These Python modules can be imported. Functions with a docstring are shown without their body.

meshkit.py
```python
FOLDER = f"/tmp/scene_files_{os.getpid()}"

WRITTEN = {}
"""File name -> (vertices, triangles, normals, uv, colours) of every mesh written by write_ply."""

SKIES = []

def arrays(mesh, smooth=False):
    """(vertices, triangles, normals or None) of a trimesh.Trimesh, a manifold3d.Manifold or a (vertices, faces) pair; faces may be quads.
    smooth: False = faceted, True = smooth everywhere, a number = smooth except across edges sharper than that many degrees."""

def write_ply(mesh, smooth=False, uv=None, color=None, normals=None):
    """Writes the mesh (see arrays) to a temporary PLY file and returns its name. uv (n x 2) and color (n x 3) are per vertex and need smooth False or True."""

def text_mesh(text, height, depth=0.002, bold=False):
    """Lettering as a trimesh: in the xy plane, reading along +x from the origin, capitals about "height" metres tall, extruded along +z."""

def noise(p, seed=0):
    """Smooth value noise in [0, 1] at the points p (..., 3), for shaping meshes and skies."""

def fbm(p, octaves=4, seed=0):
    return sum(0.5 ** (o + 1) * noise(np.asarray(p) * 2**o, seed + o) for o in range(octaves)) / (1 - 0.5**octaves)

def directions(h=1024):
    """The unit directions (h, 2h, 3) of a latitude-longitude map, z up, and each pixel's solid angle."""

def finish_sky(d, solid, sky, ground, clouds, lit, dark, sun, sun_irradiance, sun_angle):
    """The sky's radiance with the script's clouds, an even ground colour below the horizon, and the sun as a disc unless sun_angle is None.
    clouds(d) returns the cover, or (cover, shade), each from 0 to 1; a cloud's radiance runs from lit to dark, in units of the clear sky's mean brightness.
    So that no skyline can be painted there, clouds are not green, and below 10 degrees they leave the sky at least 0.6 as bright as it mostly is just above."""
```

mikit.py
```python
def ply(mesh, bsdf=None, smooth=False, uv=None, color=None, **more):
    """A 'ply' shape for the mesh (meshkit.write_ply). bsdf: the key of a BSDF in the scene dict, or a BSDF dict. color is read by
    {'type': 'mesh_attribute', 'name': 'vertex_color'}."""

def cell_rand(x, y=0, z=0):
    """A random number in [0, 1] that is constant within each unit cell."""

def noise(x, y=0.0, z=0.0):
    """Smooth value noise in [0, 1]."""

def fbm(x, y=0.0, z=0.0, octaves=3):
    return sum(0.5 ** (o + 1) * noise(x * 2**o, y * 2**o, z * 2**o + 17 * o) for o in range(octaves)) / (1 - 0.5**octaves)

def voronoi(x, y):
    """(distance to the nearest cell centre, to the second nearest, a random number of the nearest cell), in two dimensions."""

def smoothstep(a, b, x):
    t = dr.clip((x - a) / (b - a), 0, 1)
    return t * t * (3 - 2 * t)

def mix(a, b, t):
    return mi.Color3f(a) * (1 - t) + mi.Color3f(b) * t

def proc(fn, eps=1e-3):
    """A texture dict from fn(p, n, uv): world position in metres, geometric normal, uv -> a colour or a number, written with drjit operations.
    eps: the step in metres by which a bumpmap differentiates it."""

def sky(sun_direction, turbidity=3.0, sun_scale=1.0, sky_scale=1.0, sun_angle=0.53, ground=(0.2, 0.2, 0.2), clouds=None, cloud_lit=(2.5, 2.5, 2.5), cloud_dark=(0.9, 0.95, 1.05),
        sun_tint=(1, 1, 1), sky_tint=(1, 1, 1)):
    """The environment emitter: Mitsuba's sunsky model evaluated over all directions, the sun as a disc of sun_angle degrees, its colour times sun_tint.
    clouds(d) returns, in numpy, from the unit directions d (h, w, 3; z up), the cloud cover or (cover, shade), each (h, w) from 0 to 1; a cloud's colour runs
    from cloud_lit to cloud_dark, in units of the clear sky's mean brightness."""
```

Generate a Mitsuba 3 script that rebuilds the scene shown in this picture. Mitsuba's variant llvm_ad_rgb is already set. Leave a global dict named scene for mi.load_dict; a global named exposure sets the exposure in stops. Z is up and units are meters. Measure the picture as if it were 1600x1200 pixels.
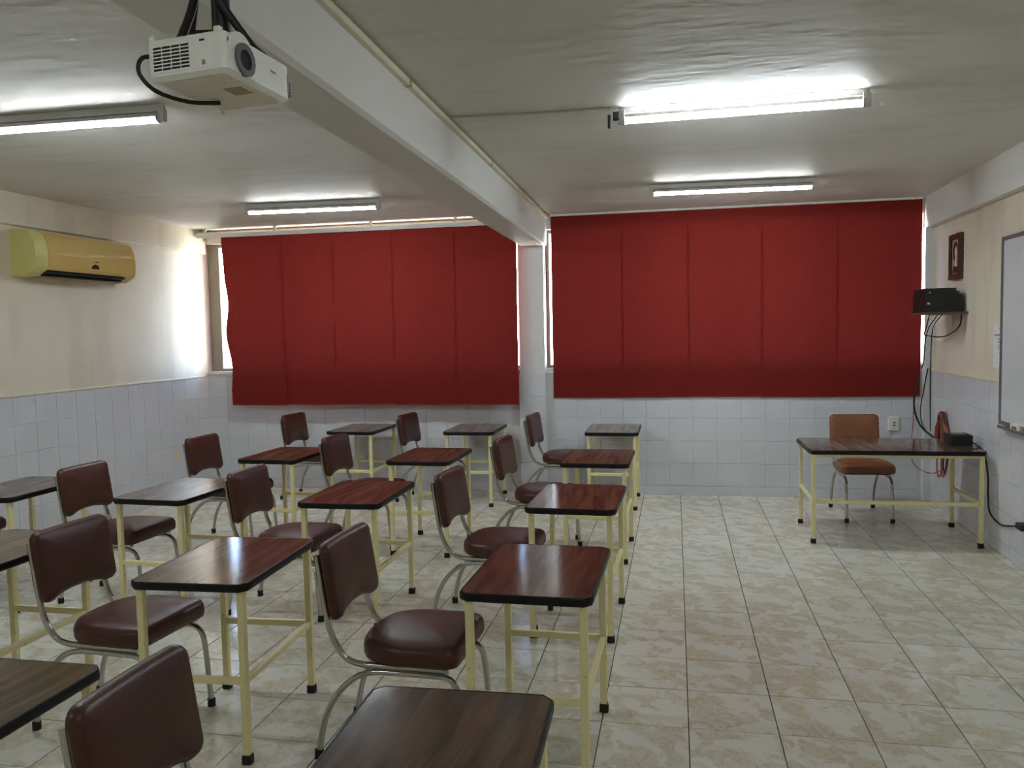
import math, random
import numpy as np
import trimesh
import shapely.geometry as sg
import mitsuba as mi
import drjit as dr
import mikit
import meshkit
from mikit import proc, noise, fbm, cell_rand, smoothstep, mix

T = mi.ScalarTransform4f
scene, labels = {}, {}
rng = random.Random(7)

# ------------------------------------------------------------------ camera, sky, exposure
CAM_H, FOCAL = 1.55, 1272.9
YAW, PITCH, ROLL = 0.19828, 0.06458, -0.01978
_f = np.array([-math.sin(YAW) * math.cos(PITCH), math.cos(YAW) * math.cos(PITCH), -math.sin(PITCH)])
_r = np.cross(_f, [0, 0, 1]); _r /= np.linalg.norm(_r)
_u = np.cross(_r, _f)
_u2 = -_r * math.sin(ROLL) + _u * math.cos(ROLL)
EYE = np.array([0, 0, CAM_H])
scene['camera'] = {'type': 'perspective', 'fov': 2 * math.degrees(math.atan(800 / FOCAL)), 'fov_axis': 'x', 'near_clip': 0.02, 'far_clip': 500.0,
                   'to_world': T().look_at(origin=EYE.tolist(), target=(EYE + _f).tolist(), up=_u2.tolist())}
SUN = (0.25, -0.45, 0.85)                         # high, behind the building: the window side looks at open sky
scene['sky'] = mikit.sky(SUN, turbidity=5.0, sun_scale=88.0, sky_scale=88.0, ground=(0.33, 0.34, 0.33), sun_tint=(0.92, 1.0, 1.06))
TUBE = (101.0, 113.0, 121.0)                         # radiance of the tubes
exposure = 0.0

# ------------------------------------------------------------------ room measures (metres)
XL, D, ZC, YF = -4.75, 7.66, 2.63, -2.2           # left wall, back wall, ceiling, wall behind the camera
RS = 0.025                                        # the right wall runs out of square
def xr(y): return 2.115 + RS * (y - 5.2)
TILE_Z, BASE_Z, WT = 1.14, 0.087, 0.2134          # dado height, skirting row, wall tile
WIN_Z0, WIN_Z1 = 1.19, 2.50
FS, FX0, FY0 = 0.33748, 0.04206, 3.47619          # floor tile and its joints

# ------------------------------------------------------------------ materials
def two(b): return {'type': 'twosided', 'bsdf': b}
def rgb(*c): return {'type': 'rgb', 'value': list(c)}
def princ(col, rough=0.5, spec=0.5, metal=0.0, **kw):
    return two({'type': 'principled', 'base_color': col if isinstance(col, dict) else rgb(*col), 'roughness': rough, 'metallic': metal, 'specular': spec, **kw})

def c3(*c): return mi.Color3f(*c)

def ceiling_col(p, n, uv):
    m = fbm(p.x * 0.9, p.y * 1.7, 3.0, 3)
    s = smoothstep(0.55, 0.75, fbm(p.x * 2.5, p.y * 9.0, 8.0, 3))
    return mix(c3(.60, .58, .52), c3(.66, .64, .59), m) * (1 - 0.06 * s)
def ceiling_bump(p, n, uv):
    return fbm(p.x * 6.0, p.y * 19, 1.0, 3) * (.35 + noise(p.x * .8, p.y * .8, 3.0)) + 0.12 * fbm(p.x * 26, p.y * 40, 5.0, 2)
def cream_col(p, n, uv):
    m = fbm(p.y * 1.3 + p.x, p.z * 1.1, 2.0, 3)
    s = smoothstep(.52, .8, fbm(p.y * 5 + p.x * 5, p.z * 1.2, 6.0, 3))
    return mix(c3(.70, .64, .50), c3(.66, .58, .45), m) * (1 - .10 * s)
def wall_bump(p, n, uv):
    return fbm(p.x * 5 + p.y * 5, p.z * 5, 1.0, 3)
def beam_col(p, n, uv):
    return mix(c3(.60, .59, .55), c3(.67, .66, .62), fbm(p.x * 3, p.y * 1.6, p.z * 3, 3))
def marble(p, n, uv):
    i, j = dr.floor((p.x - FX0) / FS), dr.floor((p.y - FY0) / FS)
    o, q = cell_rand(i, j, 1) * 37, cell_rand(i, j, 2) * 41
    x, y = p.x + o, p.y + q
    w = fbm(x * 14, y * 14, 3.0, 3) - .5
    a = fbm(x * 26 + w * 2.5, y * 26 - w * 2.5, 1.0, 4)
    b = fbm(x * 14 - w * 2, y * 14 + w * 2, 9.0, 4)
    veins = smoothstep(.43, .49, a) * (1 - smoothstep(.51, .59, a))
    col = mix(c3(.52, .48, .375), c3(.60, .585, .51), smoothstep(.40, .60, b))
    col = mix(col, c3(.43, .34, .21), veins * .55 * (1 - smoothstep(.40, .62, b)))
    return col * (.96 + .06 * cell_rand(i, j, 3))
def dado_col(p, n, uv):
    i, j = dr.floor((p.x + p.y) / WT), dr.floor((p.z - BASE_Z) / WT)
    return mix(c3(.60, .61, .64), c3(.63, .64, .67), cell_rand(i, j, 5)) * (1 - .05 * fbm(p.x * 6 + p.y * 6, p.z * 8, 2.0, 3))
def wood(p, n, uv):
    w = fbm(p.x * 5, p.y * 2.2, 2.0, 2) - .5
    v = p.x + .09 * w + .05 * (noise(p.y * 1.1, p.x * .5, 3.0) - .5)
    g = fbm(v * 34, p.y * 3.0, 4.0, 4)
    h = fbm(v * 150, p.y * 9.0, 7.0, 3)
    col = mix(c3(.036, .021, .014), c3(.090, .048, .030), smoothstep(.28, .78, g))
    return col * (.70 + .6 * h)
def red_col(p, n, uv):
    f = noise(p.x * 420, p.z * 30) * .5 + noise(p.x * 30, p.z * 420) * .5
    return c3(.158, .018, .0145) * (.86 + .28 * f)
def vinyl_col(p, n, uv):
    return mix(c3(.050, .0145, .010), c3(.065, .0195, .013), fbm(p.x * 14, p.y * 14, p.z * 14, 3))
def vinyl_bump(p, n, uv):
    return fbm(p.x * 160, p.y * 160, p.z * 160, 2)
def tan_col(p, n, uv):
    return mix(c3(.165, .056, .022), c3(.215, .078, .034), fbm(p.x * 12, p.y * 12, p.z * 12, 3))
def paint_col(p, n, uv):
    chip = smoothstep(.76, .80, fbm(p.x * 60, p.y * 60, p.z * 30, 3))
    return mix(c3(.76, .69, .37), c3(.40, .31, .14), chip * .7)
def aged_front(p, n, uv):
    return mix(c3(.57, .38, .11), c3(.63, .46, .17), fbm(p.y * 2.2, p.z * 5, 2.0, 3))

M = scene
M['m_ceiling'] = {'type': 'bumpmap', 'arbitrary': {**proc(ceiling_bump, 4e-3)}, 'scale': 0.0044, 'bsdf': princ(proc(ceiling_col), .55, .16)}
M['m_cream'] = {'type': 'bumpmap', 'arbitrary': proc(wall_bump, 4e-3), 'scale': 0.004, 'bsdf': princ(proc(cream_col), .5, .35)}
M['m_beam'] = princ(proc(beam_col), .5, .4)
M['m_trim'] = princ((.66, .60, .46), .4)
M['m_pillar'] = princ((.62, .64, .63), .42)
M['m_marble'] = princ(proc(marble), .17, .5)
M['m_grout'] = princ((.09, .08, .07), .9, .2)
M['m_dado'] = princ(proc(dado_col), .16, .5)
M['m_wall_grout'] = princ((.60, .60, .60), .9, .2)
M['m_wood'] = princ(proc(wood), .13, .55)
M['m_black'] = princ((.006, .006, .006), .38, .22)
M['m_rubber'] = princ((.010, .010, .010), .6, .3)
M['m_paint'] = princ(proc(paint_col), .35, .5)
M['m_chrome'] = princ((.50, .49, .465), .05, .5, 1.0)
M['m_vinyl'] = {'type': 'bumpmap', 'arbitrary': proc(vinyl_bump, 6e-4), 'scale': 0.0005, 'bsdf': princ(proc(vinyl_col), .36, .38)}
M['m_tan'] = princ(proc(tan_col), .40, .5)
M['m_red'] = {'type': 'principledthin', 'base_color': proc(red_col), 'roughness': .8, 'diff_trans': .088, 'spec_trans': 0.0, 'eta': 1.2}
M['m_hem'] = princ((.20, .020, .016), .8, .2)
M['m_rail'] = princ((.62, .63, .60), .4)
M['m_alu'] = princ((.20, .185, .14), .4, .5)
M['m_alu_light'] = princ((.45, .44, .40), .4, .5)
M['m_pane'] = {'type': 'thindielectric'}
M['m_conduit'] = princ((.62, .58, .42), .45)
M['m_ochre'] = princ((.36, .30, .16), .6)
M['m_white'] = princ((.66, .66, .62), .4)
M['m_white_gloss'] = princ((.62, .63, .62), .25)
M['m_batten'] = princ((.47, .46, .43), .6)
M['m_dark'] = princ((.009, .009, .009), .45, .4)
M['m_dark_gloss'] = princ((.020, .020, .021), .2)
M['m_slot'] = princ((.012, .010, .008), .8)
M['m_proj'] = princ((.84, .84, .78), .38)
M['m_proj_under'] = princ((.70, .66, .54), .5)
M['m_lens_ring'] = princ((.11, .115, .13), .35)
M['m_lens'] = princ((.010, .012, .020), .12, .5)
M['m_aged'] = princ(proc(aged_front), .06, .5)
M['m_aged_end'] = princ((.60, .55, .19), .3)
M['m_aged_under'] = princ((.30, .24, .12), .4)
M['m_board'] = princ((.60, .63, .64), .18)
M['m_board_frame'] = princ((.22, .21, .22), .35, .5, .6)
M['m_frame_wood'] = princ((.060, .022, .014), .4)
M['m_sepia'] = princ((.30, .25, .19), .5)
M['m_sepia_mid'] = princ((.36, .30, .23), .5)
M['m_sepia_dark'] = princ((.050, .030, .022), .5)
M['m_sepia_pale'] = princ((.55, .49, .40), .5)
M['m_paper'] = princ((.66, .66, .66), .8)
M['m_ink'] = princ((.22, .22, .24), .8)
M['m_shelf'] = princ((.07, .045, .035), .45)
M['m_cable_orange'] = princ((.30, .075, .030), .45)
M['m_cord_dark'] = princ((.045, .022, .014), .5)
M['m_grey_mark'] = princ((.28, .28, .28), .6)
M['m_amber'] = princ((.30, .10, .05), .5)
M['m_concrete'] = princ((.45, .44, .41), .85, .2)

# ------------------------------------------------------------------ helpers
_ply = {}
def shape(key, mesh, bsdf, smooth=False):
    """the ply dict of a mesh builder's result, kept so that alike pieces share one"""
    k = (key, bsdf)
    if k not in _ply: _ply[k] = mikit.ply(mesh() if callable(mesh) else mesh, bsdf, smooth)
    return _ply[k]
_used = {}
def numbered(name):
    n = _used.get(name, 0); _used[name] = n + 1
    return name if n == 0 else f'{name}_{n:03d}'
def put(name, ply, place=None, parent=None, label=None):
    key = numbered((parent + '__' if parent else '') + name)
    scene[key] = {**ply, 'to_world': place} if place is not None else dict(ply)
    if label: labels[key] = {'label': label}
    return key
def obj(name, mesh, bsdf, parent=None, place=None, smooth=False, label=None):
    return put(name, mikit.ply(mesh, bsdf, smooth), place, parent, label)
def thing(name, label, cat, group=None):
    key = numbered(name)
    labels[key] = {'label': label, 'category': cat}
    if group: labels[key]['group'] = group
    return key
def tag(key, label, cat=None, group=None, kind=None):
    labels[key] = {'label': label}
    if cat: labels[key]['category'] = cat
    if group: labels[key]['group'] = group
    if kind: labels[key]['kind'] = kind
    return key
def struct(name, label): return tag(numbered(name), label, kind='structure')

def box(x0, x1, y0, y1, z0, z1, b=0.0):
    """a box, its edges chamfered by b"""
    if b <= 0:
        m = trimesh.creation.box((x1 - x0, y1 - y0, z1 - z0)); m.apply_translation(((x0 + x1) / 2, (y0 + y1) / 2, (z0 + z1) / 2)); return m
    pts = []
    for x, sx in ((x0, 1), (x1, -1)):
        for y, sy in ((y0, 1), (y1, -1)):
            for z, sz in ((z0, 1), (z1, -1)):
                pts += [(x + sx * b, y + sy * b, z), (x + sx * b, y, z + sz * b), (x, y + sy * b, z + sz * b)]
    return trimesh.Trimesh(np.array(pts)).convex_hull
def cat(*ms): return trimesh.util.concatenate(list(ms))
def spline(pts, n=8):
    P = np.array(pts, float); P = np.vstack([2 * P[0] - P[1], P, 2 * P[-1] - P[-2]]); out = []
    for i in range(1, len(P) - 2):
        for t in np.linspace(0, 1, n, endpoint=False):
            a, b, c, d = P[i - 1:i + 3]
            out.append(.5 * (2 * b + (c - a) * t + (2 * a - 5 * b + 4 * c - d) * t * t + (3 * b - a - 3 * c + d) * t ** 3))
    out.append(P[-2]); return np.array(out)
def tube(pts, r, n=10, caps=True):
    P = np.array(pts, float); k = len(P)
    t = np.gradient(P, axis=0); t /= np.linalg.norm(t, axis=1, keepdims=True)
    a = np.array([0, 0, 1.]) if abs(t[0][2]) < .9 else np.array([1., 0, 0])
    u = np.cross(t[0], a); u /= np.linalg.norm(u); rings = []
    for i in range(k):
        u = u - t[i] * (u @ t[i]); u /= np.linalg.norm(u); v = np.cross(t[i], u)
        ang = np.arange(n) * 2 * math.pi / n
        rings.append(P[i] + r * (np.cos(ang)[:, None] * u + np.sin(ang)[:, None] * v))
    V = np.vstack(rings + [P[:1], P[-1:]]); F = []
    for i in range(k - 1):
        for j in range(n):
            q = (j + 1) % n
            F += [(i * n + j, i * n + q, (i + 1) * n + q), (i * n + j, (i + 1) * n + q, (i + 1) * n + j)]
    if caps:
        for j in range(n):
            q = (j + 1) % n
            F += [(k * n, q, j), (k * n + 1, (k - 1) * n + j, (k - 1) * n + q)]
    return trimesh.Trimesh(V, F, process=False)
def ring_of(poly, n):
    c = np.array(poly.exterior.coords)[:-1]
    if not sg.LinearRing(c).is_ccw: c = c[::-1]
    l = sg.LinearRing(c)
    P = np.array([l.interpolate(s, normalized=True).coords[0] for s in np.arange(n) / n])
    t = np.roll(P, -1, 0) - np.roll(P, 1, 0); t /= np.linalg.norm(t, axis=1, keepdims=True)
    return P, np.stack([t[:, 1], -t[:, 0]], 1)      # points and outward normals
def loft(poly, profile, n=72, top=None, bottom=None):
    """rings of the outline moved outward by profile[i][0] at height profile[i][1]; closed by domes: top / bottom = list of (scale, height)"""
    P, N = ring_of(poly, n); c = P.mean(0); V, F = [], []
    first = np.array(P + N * profile[0][0]); last = np.array(P + N * profile[-1][0])
    for s, h in (bottom or [])[::-1]: V.append(np.c_[c + (first - c) * max(s, 1e-3), np.full(n, h)])
    for o, h in profile: V.append(np.c_[P + N * o, np.full(n, h)])
    for s, h in (top or []): V.append(np.c_[c + (last - c) * max(s, 1e-3), np.full(n, h)])
    k = len(V); V = np.vstack(V)
    for i in range(k - 1):
        for j in range(n):
            q = (j + 1) % n
            F += [(i * n + j, i * n + q, (i + 1) * n + q), (i * n + j, (i + 1) * n + q, (i + 1) * n + j)]
    return trimesh.Trimesh(V, F, process=False)
def rrect(w, d, r): return sg.box(-w / 2 + r, -d / 2 + r, w / 2 - r, d / 2 - r).buffer(r, quad_segs=8)
def extrude(poly, h): return trimesh.creation.extrude_polygon(poly, h, engine='earcut')
def yz(mesh):
    """(a, b, h) -> x = h, y = a, z = b"""
    m = mesh.copy(); v = m.vertices; m.vertices = np.c_[v[:, 2], v[:, 0], v[:, 1]]; return m
def at(x, y, z=0, deg=0.0): return T().translate([x, y, z]).rotate([0, 0, 1], deg)

# a glazed tile: top face and bevelled rim, base at h=0, face at h=t, in the local xy plane
def tile_mesh(w, d, t, b=.0015):
    q = lambda a, c, h: [(-a, -c, h), (a, -c, h), (a, c, h), (-a, c, h)]
    V = np.array(q(w / 2, d / 2, 0) + q(w / 2, d / 2, t - b) + q(w / 2 - b, d / 2 - b, t)); F = [(8, 9, 10), (8, 10, 11)]
    for o in (0, 4):
        for j in range(4):
            k = (j + 1) % 4; F += [(o + j, o + k, o + 4 + k), (o + j, o + 4 + k, o + 4 + j)]
    return trimesh.Trimesh(V, F, process=False)

# pixel of a point in the photograph's frame, only to tell which floor tiles show
def seen_area(x0, x1, y0, y1):
    pts = []
    for x, y in ((x0, y0), (x1, y0), (x1, y1), (x0, y1)):
        d = np.array([x, y, 0]) - EYE; w = d @ _f
        if w < .3: return 0
        r2 = _r * math.cos(ROLL) + _u * math.sin(ROLL)
        pts.append((800 + FOCAL * (d @ r2) / w, 600 - FOCAL * (d @ _u2) / w))
    g = sg.Polygon(pts).intersection(sg.box(0, 0, 1600, 1200))
    return g.area

# ------------------------------------------------------------------ the setting
fl = struct('floor', 'floor of beige marbled ceramic tiles with thin dark joints')
scene[fl] = mikit.ply(box(XL - .2, 2.5, YF - .2, D + .2, -.12, -.003), 'm_grout')
cells, rest = [], []
for i in range(-16, 8):
    for j in range(-18, 14):
        x0, x1 = max(FX0 + i * FS, XL), min(FX0 + (i + 1) * FS, xr(FY0 + (j + .5) * FS))
        y0, y1 = max(FY0 + j * FS, YF), min(FY0 + (j + 1) * FS, D)
        if x1 - x0 > .03 and y1 - y0 > .03: cells.append((seen_area(x0, x1, y0, y1), x0, x1, y0, y1))
cells.sort(reverse=True)
for n, (a, x0, x1, y0, y1) in enumerate(cells):
    w, d, cx, cy = round(x1 - x0 - .0042, 4), round(y1 - y0 - .0030, 4), (x0 + x1) / 2, (y0 + y1) / 2
    lift = rng.uniform(-.0006, .0006)
    if n < 300 and a > 30:
        put('tile', shape(('floor_tile', w, d), lambda: tile_mesh(w, d, .006), 'm_marble'), T().translate([cx, cy, -.006 + lift]), fl)
    else:
        m = tile_mesh(w, d, .006); m.apply_translation((cx, cy, -.006 + lift)); rest.append(m)
k = put('far_tiles', mikit.ply(cat(*rest), 'm_marble'), None, fl); labels[k] = {'label': 'remaining beige marbled floor tiles', 'kind': 'stuff'}

ce = struct('ceiling', 'uneven white plastered concrete ceiling')
scene[ce] = mikit.ply(box(XL - .2, 2.5, YF - .2, D + .2, ZC, ZC + .15), 'm_ceiling')
# concrete beam across the ceiling, running to the pillar between the windows
def skew_prism(xa0, xa1, y0, xb0, xb1, y1, z0, z1, b=.012):
    pts = []
    for y, xa, xb in ((y0, xa0, xa1), (y1, xb0, xb1)):
        pts += [(xa, y, z1), (xb, y, z1), (xa, y, z0 + b), (xb, y, z0 + b), (xa + b, y, z0), (xb - b, y, z0)]
    return trimesh.Trimesh(np.array(pts)).convex_hull
BZ = 2.345
def beam_r(y): return -1.093 - .0165 * (y - 2.4)
obj('beam', skew_prism(beam_r(YF) - .225, beam_r(YF), YF, beam_r(D) - .245, beam_r(D), D, BZ, ZC + .01, .016), 'm_beam', ce, label='grey white concrete beam crossing the ceiling to the pillar')

wl = struct('wall_left', 'left wall, cream plaster above a tiled dado')
scene[wl] = mikit.ply(box(XL - .15, XL, YF - .1, D + .2, -.05, ZC + .1), 'm_cream')
obj('beam', box(XL - .02, XL + .035, YF, D, 2.395, ZC + .02, .006), 'm_cream', wl, label='shallow plastered beam along the top of the wall')
obj('dado', box(XL - .02, XL + .002, YF, 3.0, 0, TILE_Z), 'm_dado', wl)
obj('dado_cap', box(XL - .02, XL + .014, YF, D, TILE_Z, TILE_Z + .018, .004), 'm_trim', wl, label='cream edge strip over the tiles')
obj('dado_grout', box(XL - .02, XL + .0015, 3.0, D, 0, TILE_Z), 'm_wall_grout', wl)
def wall_tiles(parent, length, frame, mat='m_dado', skip=None):
    """courses of square tiles over a low skirting row; frame(u, z) places the local xy plane on the wall"""
    rows = [(0, BASE_Z)] + [(BASE_Z + r * (TILE_Z - BASE_Z) / 5, BASE_Z + (r + 1) * (TILE_Z - BASE_Z) / 5) for r in range(5)]
    n = math.ceil(length / WT - .02)
    for c in range(n):
        u0, u1 = c * WT, min((c + 1) * WT, length)
        for r, (z0, z1) in enumerate(rows):
            w, h = round(u1 - u0 - .003, 4), round(z1 - z0 - .003, 4)
            if w < .02 or (skip and skip((u0 + u1) / 2)): continue
            put('tile', shape(('wall_tile', w, h), lambda: tile_mesh(w, h, .005, .0012), mat), frame((u0 + u1) / 2, (z0 + z1) / 2), parent)
TX = T([[0, 0, 1, 0], [1, 0, 0, 0], [0, 1, 0, 0], [0, 0, 0, 1]])              # local z -> world +x
TXM = T([[0, 0, -1, 0], [-1, 0, 0, 0], [0, 1, 0, 0], [0, 0, 0, 1]])           # local z -> world -x
TYM = T([[1, 0, 0, 0], [0, 0, -1, 0], [0, 1, 0, 0], [0, 0, 0, 1]])            # local z -> world -y
wall_tiles(wl, D - 3.0, lambda u, z: T().translate([XL + .001, D - u, z]) @ TX)

PX0, PX1, PY = -1.452, -1.208, 7.60               # pillar between the windows
WX = ((XL + .004, PX0 - .005), (PX1 + .005, 2.108))  # the two window openings
wb = struct('wall_back', 'back wall with two window openings over a tiled dado')
scene[wb] = mikit.ply(cat(box(XL - .1, 2.4, D, D + .18, -.05, WIN_Z0), box(XL - .1, 2.4, D, D + .18, WIN_Z1, ZC + .1), box(XL - .1, WX[0][0], D, D + .18, WIN_Z0, WIN_Z1),
                          box(WX[0][1], WX[1][0], D, D + .18, WIN_Z0, WIN_Z1), box(WX[1][1], 2.4, D, D + .18, WIN_Z0, WIN_Z1)), 'm_beam')
obj('dado_grout', box(XL, xr(D), D - .0015, D + .02, 0, TILE_Z), 'm_wall_grout', wb)
obj('dado_cap', cat(box(XL, PX0, D - .012, D + .02, TILE_Z, TILE_Z + .016, .004), box(PX1, xr(D), D - .012, D + .02, TILE_Z, TILE_Z + .016, .004)), 'm_white_gloss', wb)
wall_tiles(wb, xr(D) - XL, lambda u, z: T().translate([XL + u, D - .001, z]) @ TYM, skip=lambda u: PX0 < XL + u < PX1)
pil = obj('pillar', box(PX0, PX1, PY, D + .1, 0, BZ + .02, .008), 'm_pillar', wb, label='pale pillar between the two windows under the ceiling beam')
rows = [(0, BASE_Z)] + [(BASE_Z + r * (TILE_Z - BASE_Z) / 5, BASE_Z + (r + 1) * (TILE_Z - BASE_Z) / 5) for r in range(5)]
for z0, z1 in rows:
    put('tile', shape(('pillar_tile', z1 - z0), lambda: tile_mesh(PX1 - PX0 + .008, z1 - z0 - .003, .006, .0015), 'm_dado'), T().translate([(PX0 + PX1) / 2, PY, (z0 + z1) / 2]) @ TYM, pil)

wr = struct('wall_right', 'right wall, cream plaster above a tiled dado')
def right_prism(off0, off1, y0, y1, z0, z1):
    """a slab along the right wall, from off0 to off1 in front of it"""
    pts = [(xr(y) - o, y, z) for y in (y0, y1) for o in (off0, off1) for z in (z0, z1)]
    return trimesh.Trimesh(np.array(pts)).convex_hull
scene[wr] = mikit.ply(right_prism(-.15, 0, YF - .1, D + .2, -.05, ZC + .1), 'm_cream')
obj('beam', right_prism(-.02, .062, YF, D, 2.365, ZC + .02), 'm_beam', wr, label='plastered beam along the top of the wall')
obj('pilaster', box(2.110, xr(D) + .02, D - .065, D + .1, 0, 2.37, .005), 'm_pillar', wr, label='narrow pale pilaster in the corner')
obj('dado', right_prism(-.02, .002, YF, 3.8, 0, TILE_Z), 'm_dado', wr)
obj('dado_cap', right_prism(-.02, .012, YF, D, TILE_Z, TILE_Z + .016), 'm_trim', wr)
obj('dado_grout', right_prism(-.02, .0015, 3.8, D, 0, TILE_Z), 'm_wall_grout', wr)
RDEG = -math.degrees(math.atan(RS))
def on_right(y, z, off=0.0): return T().translate([xr(y) - off, y, z]).rotate([0, 0, 1], RDEG) @ TXM   # local x = toward the camera, y up, z into the room
wall_tiles(wr, D - 3.8, lambda u, z: on_right(D - u, z, .001))

wf = struct('wall_front', 'plain cream wall behind the camera')
scene[wf] = mikit.ply(box(XL - .1, 2.4, YF - .15, YF, -.05, ZC + .1), 'm_cream')

# windows
for n, (a, b) in enumerate(WX):
    w = struct(f'window_{n + 1}', ('window', 'window')[n] + (' behind the left red blind, daylight at its edge' if n == 0 else ' behind the right red blind, daylight at its edges'))
    y0, y1, s = D + .07, D + .12, (.125, .03)[n]
    obj('frame', cat(box(a, a + s, y0, y1, WIN_Z0, WIN_Z1, .004), box(b - .012, b, y0, y1, WIN_Z0, WIN_Z1, .003), box(a, b, y0, y1, WIN_Z0, WIN_Z0 + .03, .004), box(a, b, y0, y1, WIN_Z1 - .03, WIN_Z1, .004)), 'm_alu', w)
    q = np.linspace(a + s, b - .012, 5)
    for x in q[1:-1]: obj('mullion', box(x - .018, x + .018, y0 + .005, y1 - .005, WIN_Z0, WIN_Z1, .004), 'm_alu_light', w)
    for x0, x1 in zip(q[:-1], q[1:]):
        V = np.array([(x0, D + .09, WIN_Z0), (x1, D + .09, WIN_Z0), (x1, D + .09, WIN_Z1), (x0, D + .09, WIN_Z1)])
        obj('pane', trimesh.Trimesh(V, [(0, 1, 2), (0, 2, 3)], process=False), 'm_pane', w)
    obj('sill', box(a, b, D - (.02, -.002)[n], D + .16, WIN_Z0 - .03, WIN_Z0 + .004, .005), 'm_white_gloss', w)
# roof overhang out of view outdoors, placed to darken the top of the blinds
obj('unseen_eave', box(XL - .6, 3.0, D + .18, D + 1.35, ZC - .08, ZC + .06), 'm_concrete', ce)
for x in (PX0, 2.12): obj('unseen_fin', box(x, x + .24, D + .18, D + 1.05, -.05, ZC - .08), 'm_concrete', wb)  # unseen outdoor fins, placed to dim the blinds toward their side edges

# ------------------------------------------------------------------ red panel blinds
def panel(x0, x1, z0, z1, y, seed, wave=.006):
    nx, nz = 16, 22
    X, Z = np.meshgrid(np.linspace(x0, x1, nx), np.linspace(z0, z1, nz))
    t = (Z - z0) / (z1 - z0)
    Y = y + wave * (1 - .4 * t) * (np.sin((X - x0) * 6 + seed) + .6 * np.sin(Z * 2.3 + seed * 2) + .5 * np.sin((X - x0) * 14 + seed * 3))
    return X, Y, Z
def grid_mesh(X, Y, Z):
    h, w = X.shape; V = np.c_[X.ravel(), Y.ravel(), Z.ravel()]; F = []
    for i in range(h - 1):
        for j in range(w - 1):
            a = i * w + j; F += [(a, a + 1, a + w + 1), (a, a + w + 1, a + w)]
    return trimesh.Trimesh(V, F, process=False)
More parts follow.
